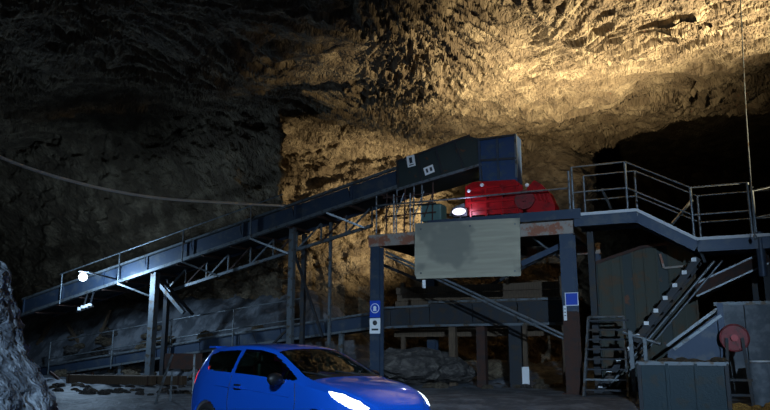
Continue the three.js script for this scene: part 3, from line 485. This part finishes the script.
{ // screen of boards behind the platform columns
  const w = -3.4, a = S(396, 290, w)[0], b = S(566, 290, w)[0], t = thing('timber_screen', 'screen of dark horizontal boards behind the platform columns', 'screen', [(a + b) / 2, groundAt((a + b) / 2, w), w]);
  for (let k = 0; k < 7; k++) { const y = 1.9 + k * 0.23; part('plank', bx((a + b) / 2 + rnd(-0.08, 0.08), y, w + rnd(-0.01, 0.01), b - a + rnd(-0.1, 0.1), 0.215, 0.04), timber, t); }
  for (const f of [0.04, 0.36, 0.68, 0.97]) { const s = lerp(a, b, f); part('post', bar([s, groundAt(s, w) - 0.05, w - 0.09], [s, 3.55, w - 0.09], 0.13), timber, t); }
}
for (const [p, q, l, w, r, d] of [[[37, 352], [54, 318], 'short timber baulk leaning on the slope beside the rock buttress', 0.5, 0.13], [[66, 322], [79, 345], 'splintered timber leaning the other way below the conveyor lamp', 0.3, 0.1], [[99, 334], [110, 310], 'pale timber prop leaning between the slope and the inclined conveyor', -1.3, 0.09], [[50, 372], [58, 409], 'rusty upright stake standing at the foot of the slope', 1.4, 0.07], [[72, 410], [84, 374], 'rusty slanting stake crossing toward the trestle leg', 1.5, 0.07], [[92, 372], [92, 411], 'rusty upright stake beneath the lower conveyor', 1.2, 0.07]]) {
  const tw = l.includes('stake') ? w : -3.65, a = S(...p, tw), b = S(...q, tw), lo = a[1] < b[1] ? a : b; lo[1] = groundAt(lo[0], tw) - 0.05; const t = thing(l.includes('stake') ? 'steel_stake' : 'timber_prop', l, l.includes('stake') ? 'stake' : 'timber', lo); part('shaft', bar(a, b, r), l.includes('stake') ? rustBrown : timber, t);
}
for (const [px, w, len, l] of [[110, 1.7, 3.4, 'long dark timber sleeper lying across the foot of the slope'], [150, 1.2, 2.6, 'shorter dark timber sleeper lying beside the trestle leg']]) {
  const s = S(px, 380, w)[0], g = groundAt(s, w), t = thing('timber_sleeper', l, 'timber', [s, g, w]); part('baulk', bx(s, g + 0.13, w, len, 0.26, 0.24, 0.02), timber, t); for (const e of [-1, 1]) part('end_band', bx(s + e * (len / 2 - 0.12), g + 0.13, w, 0.05, 0.27, 0.25), rustBrown, t);
}
// ---------------------------------------------------------------- stones
const stoneGeo = [0, 1, 2, 3, 4].map((v) => { let g = new THREE.IcosahedronGeometry(1, 4); const p = g.attributes.position; for (let i = 0; i < p.count; i++) { const a = V().fromBufferAttribute(p, i); const r = 1 + 0.35 * fbm(a.x * 0.9 + v * 7, a.y * 0.9, a.z * 0.9, 2) + 0.16 * ridge(a.x * 1.6 + v, a.y * 1.6, a.z * 1.6, 3); p.setXYZ(i, a.x * r, a.y * r * 0.72, a.z * r); } g.computeVertexNormals(); return boxUV(g); });
function stone(pos, r, label, mat, group, v = Math.floor(rnd(0, 5)), name = 'stone') {
  const m = new THREE.Mesh(stoneGeo[v], mat); m.name = numbered(name); m.position.copy(pos); m.scale.set(r * rnd(0.85, 1.3), r * rnd(0.7, 1), r * rnd(0.85, 1.2)); m.rotation.set(0, rnd(0, 6.28), 0); m.castShadow = m.receiveShadow = true;
  m.userData = { label, category: name === 'boulder' ? 'boulder' : 'stone', ...(group ? { group } : {}) }; scene.add(m); return m;
}
const onFloor = (px, depth, dy = 0) => { const p = at(px, 350, depth); return V(p.x, floorY(p.x, depth) + dy, -depth); };
stone(onFloor(408, 21.6, 0.55), 1.0, 'dark rounded boulder with rough grey face under the low conveyor', boulderStone, null, 1, 'boulder');
stone(onFloor(440, 22.2, 0.4), 0.85, 'brownish boulder wedged beside the timber leg under the conveyor', boulderStone, null, 2, 'boulder');
stone(onFloor(497, 23.2, 0.2), 0.62, 'low flat-topped grey stone between two thick conveyor legs', rock, null, 3, 'boulder');
for (let k = 0; k < 26; k++) { const px = rnd(385, 565), d = rnd(20.2, 22.6); stone(onFloor(px, d, 0.02), rnd(0.07, 0.22), k % 3 ? 'small tan broken stone on the ground under the low conveyor' : 'small dark broken stone on the ground under the low conveyor', k % 3 ? rock : boulderStone, 'stones under the low conveyor'); }
for (let k = 0; k < 70; k++) { const px = rnd(40, 270), q = rnd(22.2, 24.6), d = (q) / (1 + 0.47 * (px - 385) / 734); stone(onFloor(px, d, 0.03), rnd(0.1, 0.36), k % 3 ? 'tan broken rock lying on the slope behind the trestle legs' : 'dark broken rock lying on the slope behind the trestle legs', k % 3 ? rock : boulderStone, 'rocks on the slope behind the conveyors'); }
for (let k = 0; k < 40; k++) { const px = rnd(52, 190), d = rnd(17.5, 22); stone(onFloor(px, d, 0.01), rnd(0.05, 0.16), k % 4 ? 'small dark stone scattered over the track below the slope' : 'small tan stone scattered over the track below the slope', k % 4 ? boulderStone : rock, 'stones scattered over the track'); }
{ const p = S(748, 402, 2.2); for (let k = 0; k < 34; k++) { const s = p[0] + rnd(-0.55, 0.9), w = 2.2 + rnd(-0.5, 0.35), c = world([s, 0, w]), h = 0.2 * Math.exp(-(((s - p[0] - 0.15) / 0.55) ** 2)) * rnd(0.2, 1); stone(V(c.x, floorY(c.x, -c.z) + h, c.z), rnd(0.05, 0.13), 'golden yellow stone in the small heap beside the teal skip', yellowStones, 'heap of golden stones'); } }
{ const b = scene.getObjectByName('rubbish_skip').base, w = b[2]; for (let k = 0; k < 30; k++) { const c = world([b[0] + rnd(-0.75, 0.75), 0, w - rnd(0.2, 1.3)]); stone(V(c.x, b[1] + 0.86 + rnd(0, 0.16), c.z), rnd(0.1, 0.2), 'tan lump of rubble heaped in the teal skip', rock, 'rubble in the skip'); } }
// ---------------------------------------------------------------- cable, conveyor lamp, barrier board
{
  const e = world(cLine(cB(284)[0], 0.7, cw)), pts = [at(-70, 120, 11.5), at(0, 157, 13), at(75, 182, 15), at(150, 197, 17.2), at(230, 203, 20), e], b = pts[5];
  const t = thing('overhead_cable', 'slack pale cable sagging across the dark rock to the inclined conveyor', 'cable', [0, 0, 0], { pos: b, turn: 0 });
  part('strand', tubeThrough(pts.map((p) => p.clone().sub(b)), 0.034, 80, 8), std({ color: 0xe4e1da, roughness: 0.7 }), t); part('clamp', bx(0, 0, 0, 0.14, 0.1, 0.1, 0.02), galv, t);
}
{
  const p = S(83, 277, cw + 1.5), wp = world(p), t = thing('conveyor_lamp', 'dazzling cold white lamp at the lower end of the inclined conveyor', 'lamp', p);
  part('bulb', new THREE.SphereGeometry(0.14, 20, 14).translate(...p), glow(new THREE.Color().setRGB(0.72, 0.88, 1), 7), t); part('hood', new THREE.SphereGeometry(0.24, 20, 10, 0, Math.PI * 2, 0, 0.75).translate(p[0], p[1] + 0.0, p[2]), steelDark, t);
  part('bracket', bar([p[0], p[1] + 0.2, p[2]], [p[0], p[1] + 0.05, cw], 0.05), steelDark, t);
  const l = new THREE.PointLight(new THREE.Color().setRGB(0.48, 0.72, 1), POWER.conveyor, 0, 2); l.castShadow = true; l.shadow.radius = 6; l.name = 'lamp_light'; t.add(l);
  const q = S(84, 307, cw + 0.2); const c = thing('junction_box', 'row of small white boxes under the dazzling conveyor lamp', 'box', [q[0], q[1], q[2]]);
  for (const [dx, dy, sx, sy] of [[-0.22, -0.06, 0.1, 0.12], [-0.05, 0.0, 0.14, 0.1], [0.12, 0.03, 0.1, 0.12], [0.26, 0.07, 0.12, 0.09]]) part('box', bx(q[0] + dx, q[1] + dy, q[2], sx, sy, 0.1, 0.015), whiteSheet, c);
  part('rail', bar([q[0] - 0.35, q[1] - 0.16, q[2] - 0.04], [q[0] + 0.4, q[1] + 0.02, q[2] - 0.04], 0.05), steelDark, c); part('hanger', [bar([q[0] - 0.1, q[1], q[2] - 0.06], [q[0] - 0.1, cLine(q[0] - 0.1, 0)[1], cw], 0.04), bar([q[0] + 0.2, q[1], q[2] - 0.06], [q[0] + 0.2, cLine(q[0] + 0.2, 0)[1], cw], 0.04)], steelDark, c);
}
{
  const b = onFloor(184, 15.5), t = thing('folding_barrier', 'low brown board on splayed pale legs behind the car tail', 'barrier', [0, 0, 0], { pos: b, turn: -0.2 });
  part('board', bx(0, 0.86, 0, 0.85, 0.32, 0.03), rustBrown, t); for (const [x, z] of [[-0.36, 0.2], [0.36, 0.2], [-0.36, -0.2], [0.36, -0.2]]) part('leg', bar([x * 1.15, 0, z * 1.6], [x * 0.7, 1.0, z * 0.1], 0.04), galv, t);
}
// ---------------------------------------------------------------- the car
{
  const yaw = 0.758, car = thing('car', 'blue three-door hatchback with dazzling headlights parked before the conveyors', 'car', [2, 0, 0], { pos: V(-1.131, floorY(-1.131, 10.89), -10.887), turn: -yaw });
  const paint = new THREE.MeshPhysicalMaterial({ color: new THREE.Color().setRGB(0.008, 0.12, 0.75), metalness: 0.25, roughness: 0.32, clearcoat: 1, clearcoatRoughness: 0.06 });
  const glass = new THREE.MeshPhysicalMaterial({ color: 0x8fa396, transmission: 1, thickness: 0, roughness: 0.03, ior: 1.5 }), trim = std({ color: 0x101114, roughness: 0.5 }), chrome = std({ color: 0xd8dce0, metalness: 1, roughness: 0.2 });
  const T = {
    c: [[0, 0.62], [0.03, 0.86], [0.07, 1.0], [0.16, 1.2], [0.26, 1.38], [0.34, 1.435], [0.7, 1.465], [1.15, 1.485], [1.6, 1.475], [1.95, 1.43], [2.15, 1.365], [2.5, 1.2], [2.8, 1.06], [2.95, 1.015], [3.25, 0.965], [3.55, 0.89], [3.76, 0.79], [3.88, 0.68], [3.95, 0.52]],
    ry: [[0, 0.6], [0.03, 0.84], [0.07, 0.97], [0.16, 1.16], [0.26, 1.33], [0.34, 1.385], [0.7, 1.415], [1.15, 1.432], [1.6, 1.42], [1.95, 1.37], [2.15, 1.305], [2.5, 1.145], [2.8, 1.01], [2.95, 0.97], [3.25, 0.915], [3.55, 0.835], [3.76, 0.735], [3.88, 0.63], [3.95, 0.5]],
    rz: [[0, 0.5], [0.05, 0.56], [0.26, 0.54], [0.7, 0.575], [1.15, 0.59], [1.95, 0.595], [2.5, 0.655], [2.8, 0.7], [2.95, 0.71], [3.25, 0.7], [3.55, 0.64], [3.76, 0.54], [3.88, 0.42], [3.95, 0.3]],
    by: [[0, 0.58], [0.03, 0.8], [0.07, 0.92], [0.2, 1.0], [0.5, 1.0], [0.9, 0.985], [1.3, 0.965], [2, 0.935], [2.6, 0.92], [2.85, 0.915], [3.25, 0.865], [3.55, 0.785], [3.76, 0.69], [3.88, 0.6], [3.95, 0.48]],
    bz: [[0, 0.55], [0.05, 0.66], [0.2, 0.73], [0.5, 0.785], [0.9, 0.81], [2.6, 0.81], [2.9, 0.815], [3.25, 0.8], [3.55, 0.745], [3.76, 0.64], [3.88, 0.5], [3.95, 0.34]],
    mz: [[0, 0.6], [0.06, 0.73], [0.2, 0.79], [0.5, 0.84], [1, 0.855], [2.6, 0.855], [3.1, 0.86], [3.4, 0.83], [3.65, 0.75], [3.82, 0.62], [3.95, 0.4]],
    sz: [[0, 0.58], [0.06, 0.7], [0.3, 0.78], [1, 0.81], [2.8, 0.81], [3.3, 0.82], [3.65, 0.72], [3.82, 0.6], [3.95, 0.38]], sy: [[0, 0.34], [0.5, 0.24], [1, 0.2], [3, 0.2], [3.5, 0.22], [3.95, 0.28]],
  };
  const xs = []; for (let i = 0; i <= 200; i++) { const t = i / 200; xs.push(3.95 * (0.5 - 0.5 * Math.cos(Math.PI * (0.12 * Math.sin(0) + t))) * 0.5 + 3.95 * t * 0.5); }
  const section = (x) => {                                     // half section from the sill to the centre line: [z, y, band, v]
    const f = (k) => table(T[k], x), o = [], my = Math.min(0.6, f('by') - 0.06), fw = smooth(2.7, 3.0, x);
    const ctr = [[f('sz') - 0.5, f('sy') - 0.02], [f('sz'), f('sy')], [f('mz') - 0.01, my - 0.2], [f('mz'), my], [lerp(f('mz'), f('bz'), 0.45), lerp(my, f('by'), 0.6)], [f('bz'), f('by')]];
    const cv = new THREE.CatmullRomCurve3(ctr.map(([z, y]) => V(z, y, 0)), false, 'centripetal'); for (let i = 0; i < 40; i++) { const p = cv.getPoint(i / 40); o.push([p.x, p.y, 0, i / 40]); }
    for (let i = 0; i < 26; i++) { const t = i / 26, bulge = 0.03 * Math.sin(Math.PI * t) * (1 - fw); o.push([lerp(f('bz'), f('rz'), t) + bulge, lerp(f('by'), f('ry'), t), 1, t]); }
    for (let i = 0; i <= 26; i++) { const t = i / 26, ang = t * Math.PI / 2; o.push([f('rz') * Math.cos(ang), f('ry') + (f('c') - f('ry')) * Math.sin(ang), 2, t]); }
    return o;
  };
  const sec = xs.map(section), nh = sec[0].length, nf = nh * 2 - 1, inside = (poly, x, y) => { let r = false; for (let i = 0, j = poly.length - 1; i < poly.length; j = i++) { const [a, b] = poly[i], [c, d] = poly[j]; if ((b > y) !== (d > y) && x < (c - a) * (y - b) / (d - b) + a) r = !r; } return r; };
  const full = grid(nf, xs.length, (i, j) => { const k = i < nh ? i : 2 * (nh - 1) - i, [z, y] = sec[j][k]; return [V(xs[j] - 2, y, i < nh ? z : -z), i, j]; }, 1, true);
  const pos = full.attributes.position, nor = full.attributes.normal;
  const quarter = [[0.40, 1.30], [0.62, 1.365], [1.22, 1.385], [1.19, 1.055], [0.8, 1.075], [0.52, 1.1]], door = [[1.3, 1.388], [1.75, 1.375], [1.98, 1.335], [2.25, 1.215], [2.68, 1.0], [2.62, 0.985], [1.27, 1.05]];
  const lampPoly = [[3.3, 0.87], [3.5, 0.835], [3.7, 0.755], [3.82, 0.67], [3.8, 0.625], [3.62, 0.69], [3.42, 0.785]], tailPoly = [[0.02, 0.86], [0.06, 1.06], [0.17, 1.16], [0.19, 1.0], [0.15, 0.88]];
  const kind = (x, y, z, band, v) => {
    const r = Math.abs(z), w1 = Math.hypot(x - 0.64, y - 0.31), w2 = Math.hypot(x - 3.13, y - 0.31);
    if (r > 0.55 && band === 0 && (w1 < 0.345 || w2 < 0.345)) return null;
    if (band === 1 && inside(quarter, x, y)) return 'quarter'; if (band === 1 && inside(door, x, y)) return 'door';
    if (r > 0.3 && x > 3.1 && inside(lampPoly, x, y)) return 'lamp'; if (r > 0.45 && x < 0.25 && inside(tailPoly, x, y)) return 'tail';
    if (band === 2 && v > 0.1 && x > 2.04 && x < 2.8) return 'screen'; if (band === 2 && v > 0.12 && x > 0.075 && x < 0.25) return 'rear';
    if (band === 2 && x >= 2.8 && x < 2.9 && v > 0.12) return 'cowl'; if (x > 3.86 && r < 0.4 && y > 0.3 && y < 0.56) return 'grille'; if (band === 0 && y < 0.26) return 'sill';
    return 'paint';
  };
  const sets = {};
  for (let j = 0; j < xs.length - 1; j++) for (let i = 0; i < nf - 1; i++) {
    const k = i < nh - 1 ? i : 2 * (nh - 1) - i - 1, q = [j * nf + i, j * nf + i + 1, (j + 1) * nf + i, (j + 1) * nf + i + 1]; let x = 0, y = 0, z = 0; for (const a of q) { x += pos.getX(a) / 4 + 0.5; y += pos.getY(a) / 4; z += pos.getZ(a) / 4; }
    const s = kind(x, y, z, sec[j][k][2], sec[j][k][3]); if (!s) continue;
    const key = ['quarter', 'door', 'lamp', 'tail'].includes(s) ? s + (z > 0 ? '+' : '-') : s; (sets[key] ||= []).push(q[0], q[2], q[1], q[1], q[2], q[3]);
  }
  const sub = (key, inset = 0) => { const ix = sets[key] || [], p = new Float32Array(ix.length * 3), n = new Float32Array(ix.length * 3); ix.forEach((a, i) => { for (let k = 0; k < 3; k++) { n[i * 3 + k] = nor.array[a * 3 + k]; p[i * 3 + k] = pos.array[a * 3 + k] - inset * n[i * 3 + k]; } }); const g = new THREE.BufferGeometry(); g.setAttribute('position', new THREE.BufferAttribute(p, 3)); g.setAttribute('normal', new THREE.BufferAttribute(n, 3)); return g.translate(2, 0, 0); };
  const body = part('body', sub('paint'), paint, car); part('sill', sub('sill'), trim, body); part('grille', sub('grille'), trim, body); part('windscreen_cowl', sub('cowl'), trim, body);
  part('windscreen', sub('screen', 0.006), glass, car); part('rear_window', sub('rear', 0.006), glass, car);
  for (const s of ['+', '-']) { part('quarter_window', sub('quarter' + s, 0.006), glass, car); part('door_window', sub('door' + s, 0.006), glass, car); }
  for (const [s, z] of [['+', 1], ['-', -1]]) {
    const hl = part('headlight', sub('lamp' + s, -0.003), glow(new THREE.Color().setRGB(0.8, 0.92, 1), 4.5), car, 'headlight shining cold white');
    const l = new THREE.SpotLight(COOL, POWER.headlight, 0, 0.7, 0.8, 2); l.position.set(1.98, 0.68, z * 0.56); l.target.position.set(10, 0.1, z * 0.7); l.castShadow = true; l.shadow.radius = 4; l.name = 'lamp_beam'; car.add(l); car.add(l.target);
    part('tail_light', sub('tail' + s, -0.003), glow(new THREE.Color().setRGB(1, 0.05, 0.08), 0.9), car, 'red tail light');
    const m = part('door_mirror', new THREE.SphereGeometry(0.12, 20, 14).scale(0.6, 0.72, 1.05).translate(2.42, 1.0, z * 0.94), trim, car); part('mirror_glass', new THREE.CylinderGeometry(0.075, 0.075, 0.02, 20).rotateZ(Math.PI / 2).translate(2.352, 1.0, z * 0.94), chrome, m); part('mirror_arm', bar([2.42, 0.96, z * 0.78], [2.42, 0.985, z * 0.9], 0.05), trim, m);
    const h = part('door_handle', bx(1.42, 0.86, z * 0.855, 0.2, 0.035, 0.03, 0.012), paint, car); part('handle_recess', bx(1.42, 0.862, z * 0.84, 0.15, 0.075, 0.02, 0.008), trim, h);
    const seam = (pts) => tubeThrough(pts.map(([x, y]) => [x, y, z * (edgeZ(x, y) + 0.0005)]), 0.006, 40, 5), edgeZ = (x, y) => { const s2 = section(x).filter((q) => q[2] < 2); let b = s2[0]; for (const q of s2) if (Math.abs(q[1] - y) < Math.abs(b[1] - y)) b = q; return b[0]; };
    part('door_seam', seam([[1.22, 1.02], [1.2, 0.8], [1.22, 0.5], [1.3, 0.27]]), trim, body); part('door_seam', seam([[2.66, 0.95], [2.72, 0.75], [2.7, 0.5], [2.62, 0.27]]), trim, body); part('side_crease', seam([[0.3, 0.89], [0.9, 0.865], [1.8, 0.82], [2.6, 0.77]]), paint, body);
    for (const x of [0.64, 3.13]) {
      part('wheel_arch', new THREE.TorusGeometry(0.35, 0.018, 8, 40, Math.PI).translate(x, 0.31, z * (x > 1 ? 0.845 : 0.83)), paint, body); part('arch_liner', new THREE.CylinderGeometry(0.352, 0.352, 0.3, 32, 1, true, -Math.PI / 2, Math.PI).rotateX(Math.PI / 2).rotateZ(0).translate(x, 0.31, z * 0.7), trim, body);
      const w = part('wheel', new THREE.TorusGeometry(0.245, 0.068, 14, 44).scale(1, 1, 1.45).translate(x, 0.31, z * 0.755), rubber, car); const rim = part('rim', [new THREE.TorusGeometry(0.2, 0.016, 8, 40).translate(x, 0.31, z * 0.83), new THREE.CylinderGeometry(0.045, 0.05, 0.05, 18).rotateX(Math.PI / 2).translate(x, 0.31, z * 0.815), ...Array.from({ length: 8 }, (_, k) => { const a = k * Math.PI / 4 + 0.2; return bar([x + 0.04 * Math.cos(a), 0.31 + 0.04 * Math.sin(a), z * 0.815], [x + 0.2 * Math.cos(a), 0.31 + 0.2 * Math.sin(a), z * 0.825], 0.034, 0.03); })], chrome, w); part('brake_disc', new THREE.CylinderGeometry(0.13, 0.13, 0.02, 24).rotateX(Math.PI / 2).translate(x, 0.31, z * 0.77), steelDark, w);
    }
    const seat = part('seat', [bx(1.75, 0.62, z * 0.36, 0.5, 0.16, 0.48, 0.06), bx(1.5, 0.92, z * 0.36, 0.16, 0.6, 0.46, 0.06)], trim, car); part('headrest', bx(1.46, 1.27, z * 0.36, 0.1, 0.17, 0.26, 0.04), trim, seat);
    const wp = part('wiper', [bar([2.86, 1.03, z * 0.3], [2.72, 1.1, z * 0.3 + 0.42], 0.018), bar([2.87, 1.02, z * 0.3 + 0.02], [2.79, 1.075, z * 0.3 + 0.2], 0.024)], trim, car);
  }
  part('dashboard', bx(2.42, 0.9, 0, 0.5, 0.16, 1.2, 0.06), trim, car); part('steering_wheel', new THREE.TorusGeometry(0.18, 0.02, 8, 28).rotateY(Math.PI / 2).rotateZ(-0.4).translate(2.12, 0.98, 0.36), trim, car); part('rear_bench', [bx(0.85, 0.62, 0, 0.5, 0.16, 1.1, 0.06), bx(0.62, 0.88, 0, 0.14, 0.5, 1.1, 0.06)], trim, car);
  part('cabin_floor', bx(1.9, 0.3, 0, 3.0, 0.05, 1.2), trim, car); part('spoiler', bx(0.3, 1.43, 0, 0.2, 0.035, 1.08, 0.015), paint, car); part('aerial', rod([0.75, 1.46, 0], [0.62, 1.63, 0], 0.007), trim, car);
}
// ---------------------------------------------------------------- work lights and added fill lamps
function towerLight(label, s3, aim, color, cd, angle, pen, k, size, foot) {   // flood on a mast
  const pos = V(...s3), t = thing('light_mast', label, 'lamp', [0, 0, 0], { pos: V(pos.x, foot, pos.z), turn: 0 }), h = pos.y - foot;
  part('pole', rod([0, 0, 0], [0, h - 0.15, 0], 0.04, 12), steelDark, t); for (let i = 0; i < 3; i++) { const a = i * 2.094; part('leg', bar([0.5 * Math.cos(a), 0, 0.5 * Math.sin(a)], [0, Math.min(0.7, h * 0.5), 0], 0.035), steelDark, t); }
  const head = new THREE.Group(); head.name = 'lamp_head'; head.position.set(0, h, 0); t.add(head); head.lookAt(V(...aim)); 
  part('housing', bx(0, 0, -0.1, size * 1.15, size * 0.9, 0.14, 0.03), steelDark, head); part('lens', bx(0, 0, -0.02, size, size * 0.72, 0.02, 0.006), glow(color, k), head);
  spot(t, V(0, h, 0).addScaledVector(V(...aim).sub(pos).normalize(), 0.06), V(...aim).sub(V(pos.x, foot, pos.z)), color, cd, angle, pen, size * 8);
}
{ const p = world([-0.75, 0, -1.7]); towerLight('floodlight on a short mast standing on the deck behind the red machine', [p.x, yDeck + 0.55, p.z], [p.x + 0.2, 9.5, p.z - 1.6], WARM, POWER.roof, 1.12, 0.8, 6, 0.3, yDeck - 0.1); }
towerLight('floodlight mast beside the track shining up across the rock roof', [13, 2.6, -15], [6.6, 9.5, -18.0], WARM, POWER.side, 0.46, 0.9, 6, 0.3, floorY(13, 15));
{ const p = V(2.0, 0, -27.6); towerLight('floodlight mast behind the plywood board shining at the back wall', [p.x, 4.7, p.z], [p.x - 2.6, 7.5, p.z - 2.2], WARM, POWER.wall, 1.0, 0.8, 6, 0.3, floorY(p.x, -p.z)); }
towerLight('site light on an added, unseen mast behind the camera aimed at the platform', [2.5, 4.6, 4], [3.0, 1.9, -18], COOL, POWER.site, 0.34, 1, 6, 0.4, 0);  // invented lamp out of view, gives the cool fill on the platform
towerLight('site light on an added, unseen mast behind the camera aimed at the blue car', [-1.2, 6, 2.5], [-3.0, 0.4, -10], COOL, POWER.site * 0.62, 0.45, 1, 6, 0.4, 0);  // invented lamp out of view, put in to brighten the car
scene.traverse((o) => { if (o.isMesh) o.castShadow = o.receiveShadow = true; });
renderer.render(scene, camera);
